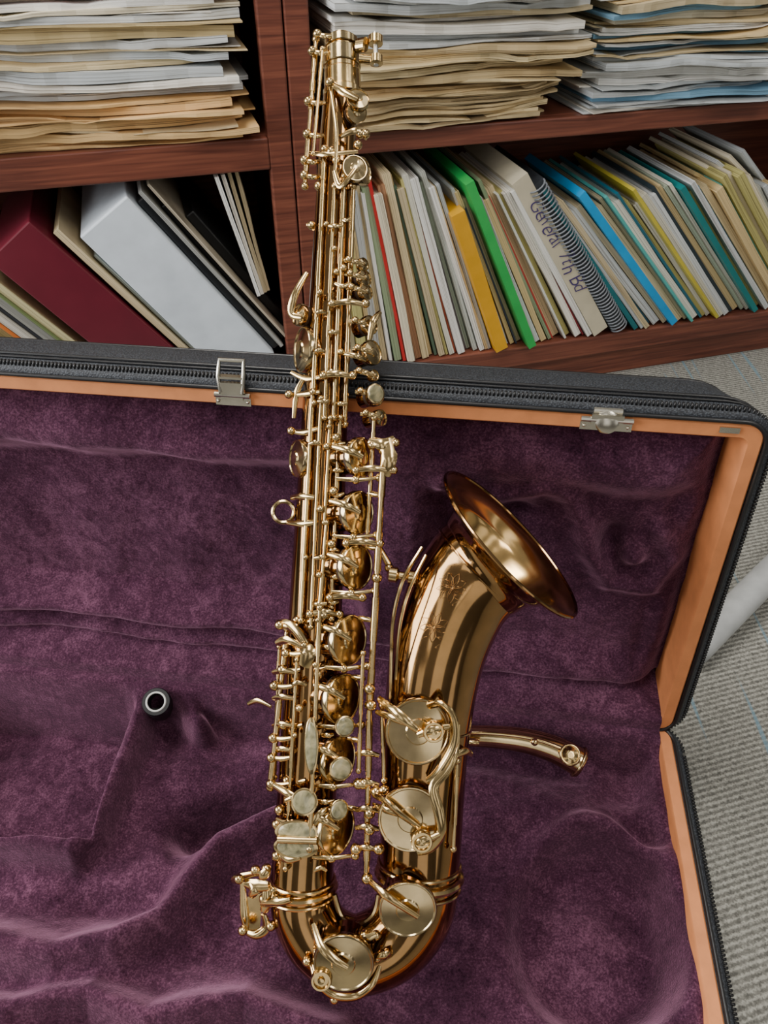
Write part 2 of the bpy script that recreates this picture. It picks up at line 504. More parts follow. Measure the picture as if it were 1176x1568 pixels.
for (T, col, Ln, cv) in [(.012, srgb(205, 196, 150), .34, 0), (.005, srgb(110, 125, 80), .33, 1), (.014, srgb(150, 150, 145), .33, 0), (.006, srgb(60, 62, 68), .32, 1),
                     (.012, srgb(200, 196, 186), .31, 0), (.006, srgb(200, 110, 50), .32, 1), (.015, srgb(196, 176, 120), .31, 0), (.006, srgb(60, 60, 62), .30, 1),
                     (.016, srgb(140, 150, 120), .30, 0), (.006, srgb(214, 130, 60), .30, 1), (.015, srgb(216, 200, 160), .30, 0), (.02, srgb(190, 190, 186), .3, 0)]:
    st -= T/math.cos(R(37))+.001
    lean_item(mbc if cv else mbf, st, .103, R(37), Ln, T, col, random.uniform(-.002, .015), .24, 1 if cv else 6, .0006)
for q in range(4):
    lean_item(mbf, -.078+q*.0068, .265, R(12-q), .20, .006, random.choice(WHITE+CREAM), .006+.006*q, .2, 6, .001)
root = empty('leaning_binders')
mbf.finish('paper_files', M_paper, root, smooth=False)
ob = mbc.finish('binder_covers', M_cover, root, smooth=False)
bv = ob.modifiers.new('b', 'BEVEL'); bv.width = .0025; bv.segments = 2

# ------------------------------------------------------------------ instrument case
def rrect(x0, x1, y0, y1, r, z, n=7, m=6):
    pts = []
    cs = [(x1-r, y1-r, 0), (x0+r, y1-r, 90), (x0+r, y0+r, 180), (x1-r, y0+r, 270)]
    for (cx, cy, a0) in cs:
        for i in range(n+1):
            a = math.radians(a0+90*i/n)
            pts.append(V((cx+r*math.cos(a), cy+r*math.sin(a), z)))
    return pts
def strips(mb, loops, capfirst=False):
    n = len(loops[0]); vs = [p for l in loops for p in l]; fs = []
    for i in range(len(loops)-1):
        for k in range(n):
            k2 = (k+1) % n
            fs.append((i*n+k, i*n+k2, (i+1)*n+k2, (i+1)*n+k))
    if capfirst: fs.append(tuple(range(n))[::-1])
    mb.add(vs, fs)
CW = .86
def tray(prefix, root, M, y0, y1, depth, hf, lining_n=(260, 120)):
    def rr(off, r, z): return rrect(-CW+off, -off, y0+off, y1-off, r, z)
    def dens(l, stp):
        l2 = []
        for i in range(len(l)):
            p, q = l[i], l[(i+1) % len(l)]
            n = max(1, int((q-p).length/stp))
            for j in range(n): l2.append(p.lerp(q, j/n))
        return l2
    mb = MB()
    strips(mb, [rr(.018, .05, -depth), rr(.005, .052, -depth+.004), rr(-.006, .055, -depth+.018), rr(-.012, .045, -.014), rr(-.010, .030, -.002), rr(-.004, .022, .003), rr(.001, .014, .001)], True)
    a = mb.finish(prefix+'_shell', M_fabric, root)
    mb = MB()
    for (o, r, z, t) in [(-.0125, .048, -.018, .0019), (-.0125, .045, -.011, .0012), (-.004, .054, -depth+.014, .0022), (-.002, .021, .004, .0020)]:
        l2 = dens(rr(o, r, z), .02); l2.append(l2[0])
        sweep(mb, l2, t, 8, False)
    # zipper teeth along the opening edge
    zl = dens(rr(-.0105, .034, -.004), .0034)
    for i in range(0, len(zl)-1):
        p = zl[i]; d = (zl[i+1]-p)
        if d.length < .001: continue
        d.normalize(); nn = V((d.y, -d.x, 0))
        box(mb, p-nn*.002, d*.0016, nn*.004, V((0, 0, .0034)))
    b = mb.finish(prefix+'_piping', M_black, root)
    mb = MB()
    strips(mb, [rr(.0005, .014, -.006), rr(.0005, .014, .0025), rr(.002, .012, .004), rr(.012, .008, .004), rr(.0135, .007, .002), rr(.0135, .007, -.05)])
    c = mb.finish(prefix+'_rim', M_orange, root, angle=40)
    mb = MB(); nx, ny = lining_n
    x0, x1 = -CW+.0135, -.0133
    yy0 = y0+(.0133 if y0 < -.1 else -.003); yy1 = y1-(.0133 if y1 > .1 else -.003)
    vs = []; fs = []
    for j in range(ny+1):
        for i in range(nx+1):
            x = x0+(x1-x0)*i/nx; y = yy0+(yy1-yy0)*j/ny
            vs.append((x, y, hf(x, y)))
    for j in range(ny):
        for i in range(nx):
            k = j*(nx+1)+i
            fs.append((k, k+1, k+nx+2, k+nx+1))
    mb.add(vs, fs)
    d = mb.finish(prefix+'_lining', M_plush, root)
    for ob in (a, b, c, d): ob.matrix_local = M
    return M

dvec = V((.9927, -.1205, 0)).normalized(); nvec = V((.1205, .9927, 0)).normalized()
P1 = V((.305, .471, .119))
uvec = (nvec*.047+Z_*.356).normalized()
def MAT(X, Y, Zv, O): 
    m = Matrix.Identity(4)
    for i in range(3):
        m[i][0] = X[i]; m[i][1] = Y[i]; m[i][2] = Zv[i]; m[i][3] = O[i]
    return m
M_base = MAT(dvec, nvec, Z_, P1)
M_lid = MAT(dvec, uvec, dvec.cross(uvec), P1+uvec*.004)

def sm(e0, e1, x):
    t = max(0, min(1, (x-e0)/(e1-e0))); return t*t*(3-2*t)
def g(x, y, cx, cy, rx, ry): return math.exp(-((x-cx)/rx)**2-((y-cy)/ry)**2)
def segd(px, py, ax, ay, bx, by):
    t = max(0, min(1, ((px-ax)*(bx-ax)+(py-ay)*(by-ay))/((bx-ax)**2+(by-ay)**2)))
    return math.hypot(px-ax-t*(bx-ax), py-ay-t*(by-ay))
def polyd(x, y, P): return min(segd(x, y, *P[i], *P[i+1]) for i in range(len(P)-1))
def fb(x, y, s, seed=0): return noise.noise(V((x*s+seed, y*s-seed, seed*1.7)))
def roll(d, w):
    """rounded padded roll profile with a soft foot"""
    t = d/w
    return (math.sqrt(1-t*t) if t < .8 else .6*math.exp(-(t-.8)*3.5))
def softcap(z, c, w):
    """smooth upper limit"""
    return z if z < c-w else c-w+w*(1-math.exp(-(z-c+w)/w))

def hf_lid(x, y):
    e = min(-x-.0135, x+CW-.0135, .36-.0135-y)
    wx = x+.006*fb(x, y, 12, 9); wy = y+.006*fb(x, y, 12, 4)
    z = -.032
    z += .018*sm(.0, .045, e)-.014*math.exp(-(e/.012)**2)
    ch = sm(-.30, -.37, wx)*sm(.070, .100, wy)*sm(.290, .250, wy)
    z -= .040*ch
    d = polyd(wx, wy, [(-.86, .30), (-.60, .298), (-.50, .285), (-.36, .29)])
    z += .008*math.exp(-(d/.016)**2)
    z -= .012*math.exp(-((wy-.055)/.008)**2)*sm(-.2, -.35, x)
    z -= .008*math.exp(-((wy-.034)/.006)**2)
    d = polyd(wx, wy, [(-.40, .20), (-.36, .185), (-.335, .15), (-.325, .10)])
    z += .014*math.exp(-(d/.015)**2)
    z -= .022*sm(-.29, -.25, wx)*sm(.290, .255, wy)*sm(.045, .085, wy)*sm(-.020, -.050, wx)
    d = polyd(wx, wy, [(-.26, .268), (-.20, .258), (-.165, .268), (-.14, .258), (-.125, .235), (-.115, .20), (-.09, .165), (-.05, .165), (-.038, .20), (-.05, .225)])
    z += .016*math.exp(-(d/.011)**2)
    z += .020*g(x, y, -.072, .200, .012, .012)-.012*g(x, y, -.095, .212, .011, .018)
    z -= .016*g(x, y, -.185, .235, .018, .010)
    z += .0050*fb(x, y, 14, 3)+.0022*fb(x, y, 40, 5)+.0007*fb(x, y, 160, 8)
    z = softcap(z, -.002, .010)
    t = sm(.034, .015, y)
    return z*(1-t)+.0075*t
def hf_base(x, y):
    W = M_base @ V((x, y, 0)); X0, Y0 = W.x, W.y
    X = X0+.003*fb(x, y, 14, 7); Y = Y0+.003*fb(x, y, 14, 8)
    e = min(-x-.0135, x+CW-.0135, y+.37-.0135)
    z = -.056
    z += .044*math.exp(-(max(e, 0)/.016)**2)
    comp = sm(-.284, -.296, X)*sm(.360, .374, Y)
    z -= .046*comp
    d = polyd(X, Y, [(-.205, .496), (-.222, .514), (-.245, .526), (-.270, .518), (-.290, .374), (-.306, .356), (-.45, .376)])
    z += .046*roll(d, .0125)
    z += .008*g(X, Y, -.225, .450, .040, .045)
    # deep well left of the body
    d = polyd(X, Y, [(-.205, .390), (-.16, .412), (-.10, .425), (-.05, .43)])
    z -= .050*math.exp(-(d/.019)**2)
    # big rolled folds
    d = polyd(X, Y, [(-.11, .392), (-.16, .366), (-.188, .325), (-.205, .295), (-.24, .272), (-.29, .262), (-.40, .280)])
    z += .042*math.exp(-(d/.018)**2)
    d = polyd(X, Y, [(-.45, .228), (-.32, .222), (-.25, .232), (-.20, .215), (-.12, .228), (-.04, .205)])
    z += .034*math.exp(-(d/.015)**2)
    z -= .018*g(X, Y, -.27, .312, .060, .018)
    z -= .012*g(X, Y, -.16, .27, .05, .02)
    # bow and bell hollow
    z -= .012*g(X, Y, .03, .24, .11, .05)
    q = math.hypot((X-.192)/.080, (Y-.285)/.080)
    z -= .026*sm(1.10, .70, q)
    z += .034*math.exp(-((q-1.12)/.14)**2)*sm(.12, .19, X)
    z += .014*g(X, Y, .19, .29, .03, .03)
    d = polyd(X, Y, [(.10, .39), (.16, .40), (.22, .385), (.26, .39)])
    z += .018*math.exp(-(d/.018)**2)
    # neck groove
    d = segd(X, Y, .03, .462, .205, .440)
    z += .032*math.exp(-(d/.05)**2)-.016*math.exp(-(d/.018)**2)
    z += .0100*fb(x, y, 10, 1)+.0030*fb(x, y, 26, 2)+.0008*fb(x, y, 140, 6)
    z = softcap(z, -.002, .010)
    t = sm(.032, .014, -y)
    return max(z, -.110)*(1-t)+.0075*t
case_root = empty('saxophone_case')
tray('base', case_root, M_base, -.37, 0, .117, hf_base, (560, 250))
tray('lid', case_root, M_lid, 0, .36, .084, hf_lid, (460, 200))

mbm = MB()
def latch(x, big=True):
    T = lambda a, b, c: V((x+a, .36+b, c))
    w = .0155 if big else .021
    box(mbm, T(-w, -.013, .004), (2*w, 0, 0), (0, .010, 0), (0, 0, .002))
    box(mbm, T(-w*.62, -.007, .005), (2*w*.62, 0, 0), (0, .016 if big else .009, 0), (0, 0, .004))
    sweep(mbm, [T(-w, -.003, .007), T(w, -.003, .007)], .0024, 8)
    if big:
        sweep(mbm, [T(-.0095, 0, .008), T(-.011, .014, .006), T(-.0105, .026, .0), T(.0105, .026, .0), T(.011, .014, .006), T(.0095, 0, .008)], .0021, 8)
        box(mbm, T(-.011, .012, .002), (.022, 0, 0), (0, .002, 0), (0, 0, .006))
    else:
        lathe(mbm, T(0, -.004, .0085), (0, .3, 1), [(.0095, -.003), (.0098, 0), (.008, .0012), (.0003, .0016)], 24, 1.0)
        sweep(mbm, [T(-w*.55, .004, .004), T(w*.55, .004, .004)], .0026, 8)
    for a in (-w*.84, w*.84): ball(mbm, T(a, -.009, .0065), .0016, 8)
latch(-.443); latch(-.128, False)
T = lambda a, b, c: V((-.03+a, .36+b, c))
box(mbm, T(-.008, -.008, .004), (.016, 0, 0), (0, .005, 0), (0, 0, .002))
ob = mbm.finish('latches', metal('nickel', (.66, .62, .52, 1), .2, .1), case_root, angle=40); ob.matrix_local = M_lid

root = empty('mouthpiece_cap')
mb = MB(); c = V((-.250, .506, .119))
ax = V((.12, -.45, .85)).normalized()
lathe(mb, c, ax, [(.0150, -.045), (.0155, .0), (.0155, .008), (.0145, .010), (.0100, .010), (.0095, .008), (.009, -.02)], 40)
mb.finish('barrel', M_black, root, angle=40)
mb = MB(); torus(mb, c+ax*.0100, ax, .0100, .0011, 40, 8); mb.finish('ring', M_white, root)

# ------------------------------------------------------------------ saxophone neck lying in lining
root = empty('saxophone_neck')
mb = MB()
path = catmull([(.035, .470, .112), (.075, .466, .117), (.115, .462, .121), (.150, .457, .121), (.180, .449, .117), (.206, .438, .109)], 6)
n = len(path)
sweep(mb, path, [.0092+.0062*i/(n-1) for i in range(n)], 24)
torus(mb, path[-2], path[-1]-path[-3], .0156, .0015, 28, 8)
torus(mb, path[8], path[9]-path[7], .0115, .0012, 28, 8)
mb.finish('neck_tube', M_cup, root)
mb = MB()
arm_ = catmull([p+V((0, -.006, .0150)) for p in (path[6], path[12], path[19], path[26])], 4)
sweep(mb, arm_, .0022, 8)
lathe(mb, V((.190, .434, .1305)), (.0, -.5, .86), [(.0105, -.001), (.011, .001), (.010, .002), (.006, .0022), (.0055, .003), (.003, .003)], 28)
torus(mb, V((.190, .434, .132)), (.0, -.5, .86), .0095, .0014, 28, 8)
sweep(mb, [V((.072, .450, .134)), V((.098, .445, .136))], .0040, 10)
ball(mb, V((.155, .446, .136)), .004)
mb.finish('octave_key', M_key, root)

# ------------------------------------------------------------------ SAXOPHONE
D = .64; k = D/1176
M_sax = Matrix.Translation(V((0, D*math.cos(R(40.6)), .83-D*math.sin(R(40.6))))) @ Matrix.Rotation(PITCH, 4, 'X')
sax = empty('tenor_saxophone', M_sax)
def E(x, y, h=0.0):
    """image pixels (x right, y down) -> camera-facing instrument frame in metres, perspective-corrected by h"""
    q = k*(D-h)/D
    return V(((x-588)*q, (784-y)*q, h))
def xc(y): return 525-(y-60)*62/1300
def rc(y): return 25+(y-60)*23/1300
def hs(x, y, clear=.006):
    o = x-xc(y); r = rc(y)
    return math.sqrt(max(r*r-o*o, 0))*k+clear

body = MB(); keys = MB(); cups = MB(); pearls = MB(); pads = MB(); inner = MB(); steel = MB(); engr = MB()

line = [(525, 98, 25, 0)]+[(xc(y), y, rc(y), 0) for y in range(200, 1360, 120)]+[(463, 1352, 48, 0), (468, 1397, 51, 0), (497, 1441, 54, 0), (545, 1461, 56, 0), (600, 1440, 58, 0), (634, 1393, 60, 0), (642, 1335, 61, 0),
     (648, 1200, 64, 0), (655, 1100, 67, 0), (670, 1000, 73, .0), (697, 922, 79, .0005), (727, 878, 83, .0015), (742, 865, 87, .003), (755, 854, 94, .0048), (766, 845, 104, .0068), (775, 837, 118, .0086), (783, 830, 141, .0104)]
pp = catmull([E(a, b, h) for a, b, r, h in line], 7)
rr_ = [q.x for q in catmull([V((r*k, 0, 0)) for a, b, r, h in line], 7)]
sweep(body, pp, rr_, 72, False)
ni = 56
sweep(inner, pp[-ni:], [r-.0012 for r in rr_[-ni:]], 72, False)
rimn = (pp[-1]-pp[-3]).normalized()
torus(body, pp[-1], rimn, rr_[-1], .0016, 80, 8)
def near(x, y):
    q = E(x, y, 0); i = min(range(len(pp)), key=lambda j: (pp[j]-q).length)
    i = max(1, min(len(pp)-2, i)); return pp[i], (pp[i+1]-pp[i-1]).normalized(), rr_[i]
for (x, y, t, r) in [(463, 1345, .0016, 0), (463, 1357, .0028, 0), (463, 1368, .0016, 0), (642, 1322, .0016, 0), (642, 1338, .0034, 0), (642, 1354, .0016, 0), (654, 1110, .001, 0)]:
    c = E(xc(y) if x < 500 else x, y, 0); _, tn, rad = near(x, y)
    torus(keys, c, tn, rad+t*.3, t, 56, 8)
c, tn, rad = near(733, 870); torus(body, c, tn, rad+.0003, .0012, 56, 8)
def rec(y): return E(523+(y-60)*0.02, y)
for (y0, y1, r) in [(62, 74, 26), (74, 80, 23), (80, 104, 29), (104, 112, 27), (112, 140, 28), (140, 150, 30)]:
    a, b = rec(y0), rec(y1)
    lathe(cups if y0 in (80, 62) else keys, a, b-a, [((r-1)*k, 0), (r*k, .0006), (r*k, (b-a).length-.0006), ((r-1)*k, (b-a).length)], 40)
sweep(keys, [rec(58), rec(64)], [20*k, 20*k], 32)
lathe(pads, rec(57.5), rec(50)-rec(60), [(17*k, 0), (17*k, .0002)], 30)
sweep(keys, [E(548, 70, .010), E(560, 68, .014)], .006, 12, flat=.7)
sweep(steel, [E(574, 50, .012), E(576, 100, .012)], .0022, 10)
lathe(keys, E(575, 62, .012), (0, 1, 0), [(.002, -.004), (.006, -.003), (.006, .003), (.002, .004)], 16)
lathe(keys, E(576, 92, .012), (0, 1, 0), [(.002, -.004), (.0055, -.003), (.0055, .003), (.002, .004)], 16)
sweep(keys, [E(550, 90, .012), E(572, 92, .012)], .0035, 10)

def rod(x1, y1, x2, y2, r=.0018, clear=.006, posts=None, mb=None, hh=None, sleeves=True):
    mb = mb or keys
    h1 = hh[0] if hh else hs(x1, y1, clear); h2 = hh[1] if hh else hs(x2, y2, clear)
    a, b = E(x1, y1, h1), E(x2, y2, h2)
    sweep(mb, [a, b], r, 10)
    Ln = (b-a).length; d = (b-a).normalized()
    if sleeves:
        t = .012
        while t < Ln-.012:
            w = random.uniform(.008, .040)
            sweep(mb, [a+d*t, a+d*min(t+w, Ln)], r*random.uniform(1.15, 1.35), 10)
            t += w+random.uniform(.002, .03)
    if posts is None:
        m = max(1, int(Ln/.10)); posts = [i/m for i in range(m+1)]
    for t in posts:
        c = a.lerp(b, t)
        ball(mb, c, r*1.7)
        yy = y1+(y2-y1)*t
        c2 = V((E(xc(yy), yy).x, c.y, 0))
        dirn = (c2-c); surf = c+dirn.normalized()*max(.002, dirn.length-rc(yy)*k+.001)
        if hh is None: sweep(mb, [c, surf], [.0016, .0026], 8)
    return a, b

def cup(x, y, h, nrm, r_px, cover=.0035, mb=None, pad=True, sx=1.0, dome=.0, arm=None):
    c = E(x, y, h); n_ = V(nrm).normalized(); r = r_px*k
    lathe(mb or cups, c, n_, [(r*.97, -.0035), (r, -.003), (r, .0006), (r*.97, .0016), (r*.93, .0016), (r*.90, .0009), (r*.40, .0012+dome), (r*.36, .0024+dome), (r*.2, .0027+dome), (.0005, .0028+dome)], 48, sx)
    if pad:
        lathe(pads, c, n_, [(r*.90, -.0065), (r*.93, -.0035)], 32, sx)
        lathe(body, c, n_, [(r*.88, -.014), (r*.84, -.0066)], 32, sx)
    return c
def arm(pts, r=.0022, flat=.6, mb=None, n=5):
    P = catmull([E(*p) for p in pts], n); m = len(P)
    sweep(mb or keys, P, [r*(1.15-.4*abs(2*i/(m-1)-1)) for i in range(m)], 10, True, flat, up=(0, 0, 1))
def pearl_key(x, y, h, nrm, r_px, sx=1.0):
    c = E(x, y, h); r = r_px*k
    lathe(keys, c, nrm, [(r*.9, -.004), (r*1.12, -.0025), (r*1.15, .0005), (r*1.0, .001)], 32, sx)
    lathe(pearls, c, nrm, [(r*.98, .0008), (r*.9, .0018), (r*.5, .0024), (.0004, .0026)], 32, sx)

# --- front rod bundle
rod(497, 228, 480, 600, .0019); rod(512, 285, 497, 640, .0015, .007); rod(527, 270, 511, 640, .0017, .008)
rod(541, 285, 528, 650, .0020, .007)
rod(479, 600, 461, 950, .0018, .005); rod(492, 610, 476, 960, .0015, .007); rod(506, 640, 497, 800, .0015, .009)
rod(521, 640, 507, 930, .0018, .007); rod(500, 800, 484, 1000, .0015, .009)
rod(490, 930, 474, 1300, .0018, .010, None); rod(455, 1010, 437, 1330, .0015, .006)
# side-key long rods on the right
for (x1, y1, x2, y2, h, r) in [(588, 690, 566, 1080, .026, .0026), (573, 640, 562, 830, .020, .0018), (566, 1080, 561, 1345, .028, .0024), (556, 1000, 549, 1180, .030, .0015)]:
    rod(x1, y1, x2, y2, r, hh=(h, h))
# octave mech upper left
rod(484, 60, 467, 285, .0019, hh=(.008, .010)); rod(494, 75, 480, 235, .0014, hh=(.013, .015))
for (x, y) in [(486, 52), (478, 78), (472, 155), (470, 205), (466, 245), (466, 268), (488, 285)]:
    ball(keys, E(x, y, .012), .0038)
    arm([(x, y, .012), (x+12, y+3, .013), (x+26, y+2, .010)], .0020)
# upper keys
cup(548, 152, .022, (.25, .2, 1), 17, dome=.001); arm([(508, 128, .02), (525, 140, .026), (548, 152, .028)], .003)
cup(546, 172, .018, (.5, -.3, 1), 16); 
cup(543, 258, .024, (.35, 0, 1), 19, dome=.001); arm([(512, 262, .024), (520, 285, .026), (532, 275, .029), (545, 258, .030)], .0026)
cup(556, 262, .016, (.9, 0, .5), 20)
arm([(505, 130, .018), (515, 200, .023), (513, 262, .024)], .0017)
for (x, y) in [(505, 126), (552, 205), (548, 222), (515, 245), (507, 232), (560, 205)]: ball(keys, E(x, y, .021), .0038)
arm([(475, 234, .012), (500, 236, .022), (548, 232, .022)], .0022); arm([(520, 210, .02), (545, 200, .024), (562, 212, .018)], .0024)
# side / palm cluster upper right
small = [(556, 405, 10), (558, 426, 13), (560, 447, 13), (566, 498, 15), (570, 540, 19), (574, 606, 16), (582, 640, 13), (572, 575, 9)]
for (x, y, r) in small:
    cup(x, y, .014, (.75, .1, .65), r, dome=.0008, pad=r > 12)
    arm([(x-30, y-6, .022), (x-14, y-5, .023), (x, y, .019)], .0020)
    ball(keys, E(x-22, y-8, .024), .003)
arm([(566, 520, .018), (572, 492, .022), (582, 478, .016)], .0026)
arm([(520, 540, .022), (545, 545, .027), (560, 552, .022)], .002)
pearl_key(575, 603, .024, (.5, 0, .85), 13)
# --- main stack cups, right of body
stack = [(553, 700, 30), (549, 785, 33), (546, 868, 35), (535, 980, 38), (525, 1070, 38), (519, 1163, 36), (516, 1270, 38)]
for (x, y, r) in stack:
    cup(x, y, .022, (.80, .0, .64), r, dome=.0006)
    arm([(x-44, y-r*.55, .030), (x-20, y-r*.35, .036), (x+2, y, .032)], .0026)
    arm([(x+14, y-r*.9, .020), (x+34, y-r*.8, .026)], .0022)
    ball(keys, E(x-38, y-r, .030), .0038); ball(keys, E(x-8, y+r*1.15, .028), .0038); ball(keys, E(x+28, y+r*1.05, .024), .0036)
    arm([(x-38, y+r*1.1, .028), (x-8, y+r*1.15, .030), (x+26, y+r*1.05, .024)], .0018)
    c = E(x, y, .022); n_ = V((.8, 0, .64)).normalized()
    lathe(body, c, n_, [(r*k*.86, -.024), (r*k*.84, -.008)], 36)
# --- left palm-key cups
cup(458, 482, .006, (-.8, .1, .6), 17, dome=.001)
cup(464, 536, .008, (-.90, .0, .46), 35, dome=.0015); cup(456, 702, .010, (-.88, 0, .5), 29, dome=.0015)
arm([(470, 418, .010), (452, 450, .012), (446, 480, .008), (462, 486, .012)], .003)
arm([(446, 570, .010), (470, 580, .018), (500, 575, .026)], .0022); arm([(444, 605, .008), (470, 603, .018), (490, 600, .024)], .0022)
arm([(445, 660, .010), (466, 662, .018), (490, 655, .024)], .0022); arm([(450, 640, .008), (455, 600, .012), (468, 575, .014)], .0022)
arm([(446, 762, .008), (462, 760, .02), (482, 762, .026)], .0026); arm([(440, 800, .008), (460, 802, .02), (480, 800, .026)], .0026)
for (x, y) in [(477, 345), (442, 604), (446, 660), (462, 760), (470, 800)]: ball(keys, E(x, y, .012), .0036)
# thumb ring
torus(keys, E(434, 784, .006), (0, 0, 1), 16*k, .0019, 30, 8)
arm([(480, 343, .008), (472, 345, .010), (480, 352, .012)], .0018)
# top-right side key touches
arm([(565, 676, .026), (585, 680, .030), (604, 672, .026)], .004, .5); arm([(592, 672, .028), (596, 705, .030), (590, 728, .026)], .0055, .45)
arm([(600, 690, .028), (603, 705, .028)], .0035, .5)
for (x, y) in [(570, 682), (606, 678), (603, 720), (582, 684)]: ball(keys, E(x, y, .027), .0036)
# cross pieces over rods
for (x1, x2, y) in [(508, 560, 465), (495, 540, 575), (545, 600, 720), (530, 582, 832), (475, 520, 940), (505, 555, 915)]:
    arm([(x1, y, .030), ((x1+x2)/2, y-3, .032), (x2, y+2, .027)], .0024)
    ball(keys, E(x1, y, .030), .0036); ball(keys, E(x2, y, .027), .0036)
random.seed(12)
for y in range(340, 1330, 34):   # screws, guide lugs and collars along the stack
    for o in (-.45, .1, .6):
        if random.random() < .5:
            x = xc(y)+o*rc(y)+random.uniform(-4, 4); yy = y+random.uniform(-9, 9)
            h = hs(x, yy, .010)
            if random.random() < .5: ball(keys, E(x, yy, h), random.uniform(.0022, .0034), 10)
            else: arm([(x-random.uniform(5, 12), yy, h), (x, yy+random.uniform(-5, 5), h+.002), (x+random.uniform(6, 14), yy, h)], .0018, .7, n=3)
# --- lower-left key group
rod(440, 962, 414, 1205, .0022, hh=(.014, .016)); rod(428, 990, 420, 1190, .0016, hh=(.008, .008))
arm([(425, 955, .012), (445, 958, .022), (466, 985, .028), (470, 1020, .028)], .0045, .55); arm([(424, 985, .012), (440, 980, .02), (462, 990, .026)], .0035, .6)
arm([(468, 990, .03), (472, 1000, .032), (466, 1020, .03)], .006, .5)
for (x, y) in [(428, 957), (438, 1000), (420, 1050), (432, 1025), (470, 1022), (418, 1130), (435, 1110), (416, 1160), (415, 1200), (440, 1195), (455, 950)]:
    ball(keys, E(x, y, .018), .0042); arm([(x, y, .018), (x+15, y+2, .022), (x+28, y, .026)], .0020)
arm([(380, 1078, .0), (395, 1073, .006), (415, 1082, .012)], .0022)
for y in (1030, 1070, 1112, 1150): arm([(418, y, .012), (432, y-3, .02), (452, y, .024)], .0025)
# pearls & touchpieces
pearl_key(528, 1112, .036, (.35, .1, .95), 13); pearl_key(522, 1177, .036, (.3, 0, .95), 15); pearl_key(519, 1240, .034, (.5, .1, .9), 13)
pearl_key(466, 1228, .036, (-.05, .15, 1), 17)
pearl_key(477, 1142, .036, (-.2, 0, 1), 36, .26)
arm([(415, 1200, .018), (440, 1215, .030), (466, 1228, .033)], .003); arm([(505, 1240, .03), (488, 1250, .034), (470, 1290, .03)], .0035)
pearl_key(455, 1274, .034, (-.1, 0, 1), 15, 1.9); pearl_key(453, 1297, .034, (-.1, -.1, 1), 15, 1.9)
sweep(keys, [E(425, 1285, .0362), E(485, 1287, .0362)], .0032, 10)
arm([(424, 1255, .02), (436, 1262, .028), (455, 1262, .034)], .003); arm([(425, 1310, .02), (440, 1316, .028), (460, 1312, .034)], .003)
for (x, y) in [(424, 1262), (424, 1310), (428, 1240)]: ball(keys, E(x, y, .02), .0044)
# pinky-side guard at lower left
G = [(364, 1350, .0), (362, 1345, .006), (385, 1338, .012), (412, 1336, .016)]
arm(G, .0045, .6); arm([(372, 1350, .004), (374, 1400, .006), (378, 1428, .004)], .003, .6); arm([(378, 1428, .004), (392, 1432, .008), (408, 1420, .010), (404, 1400, .012)], .0035, .6)
arm([(375, 1352, .010), (395, 1356, .014), (412, 1356, .018)], .005, .45); arm([(408, 1352, .014), (410, 1375, .016), (404, 1395, .014)], .0045, .6)
arm([(384, 1352, .012), (390, 1362, .014), (384, 1372, .012)], .004, .6)
box(keys, E(374, 1430, .002), E(398, 1424, .006)-E(374, 1430, .002), E(379, 1372, .004)-E(374, 1430, .002), (0, 0, .0015))
arm([(400, 1385, .016), (425, 1382, .026), (445, 1378, .03)], .003); arm([(400, 1345, .016), (410, 1332, .018)], .004)
for (x, y) in [(366, 1346), (391, 1332), (408, 1330), (404, 1376), (415, 1418), (430, 1404), (420, 1362), (372, 1425)]: ball(keys, E(x, y, .014), .0042)
# --- bell-side pad cups
bell = [(640, 1120, 47, .044, (.15, .10, 1)), (628, 1254, 46, .044, (.0, .05, 1)), (624, 1392, 42, .042, (.02, -.10, 1)), (526, 1474, 44, .040, (-.04, -.12, 1))]
for (x, y, r, h, nn) in bell:
    n_ = V(nn).normalized()
    c = E(x, y, h)
    cup(x, y, h, nn, r, dome=.0004)
    lathe(body, c, nn, [(r*k*.86, -.022), (r*k*.84, -.006)], 36)
# arms to cups
arm([(580, 1070, .030), (600, 1086, .046), (622, 1104, .052), (642, 1120, .050)], .0036, .5)
arm([(576, 1090, .030), (598, 1098, .046), (622, 1108, .052)], .0028, .5)
arm([(572, 1218, .030), (590, 1226, .046), (612, 1246, .052), (642, 1268, .051)], .0036, .5)
arm([(572, 1232, .030), (590, 1240, .046), (620, 1250, .052)], .0028, .5)
arm([(562, 1345, .030), (580, 1362, .044), (600, 1378, .050), (640, 1404, .048)], .0032, .5)
arm([(480, 1415, .030), (490, 1445, .042), (510, 1468, .047), (532, 1482, .047)], .0032, .5)
# cup guards on bell
arm([(654, 1082, .040), (676, 1078, .052), (694, 1100, .054), (694, 1140, .052), (672, 1180, .048), (655, 1196, .042)], .0036, .55)
arm([(700, 1110, .036), (697, 1150, .048), (684, 1180, .050), (664, 1206, .052), (672, 1240, .054), (676, 1275, .052), (660, 1300, .046), (640, 1306, .042)], .0036, .55)
arm([(640, 1126, .052), (662, 1118, .056), (690, 1112, .052)], .0028, .5); arm([(630, 1290, .052), (648, 1288, .056), (676, 1276, .052)], .0028, .5)
for (x, y, h) in [(664, 1120, .054), (646, 1288, .054), (492, 1500, .040)]:
    c = E(x, y, h)
    lathe(keys, c, (0, 0, 1), [(.0045, -.006), (.0075, -.005), (.0085, .001), (.0075, .003), (.006, .003), (.0055, .001), (.003, .001), (.0025, .003), (.0003, .0034)], 28)
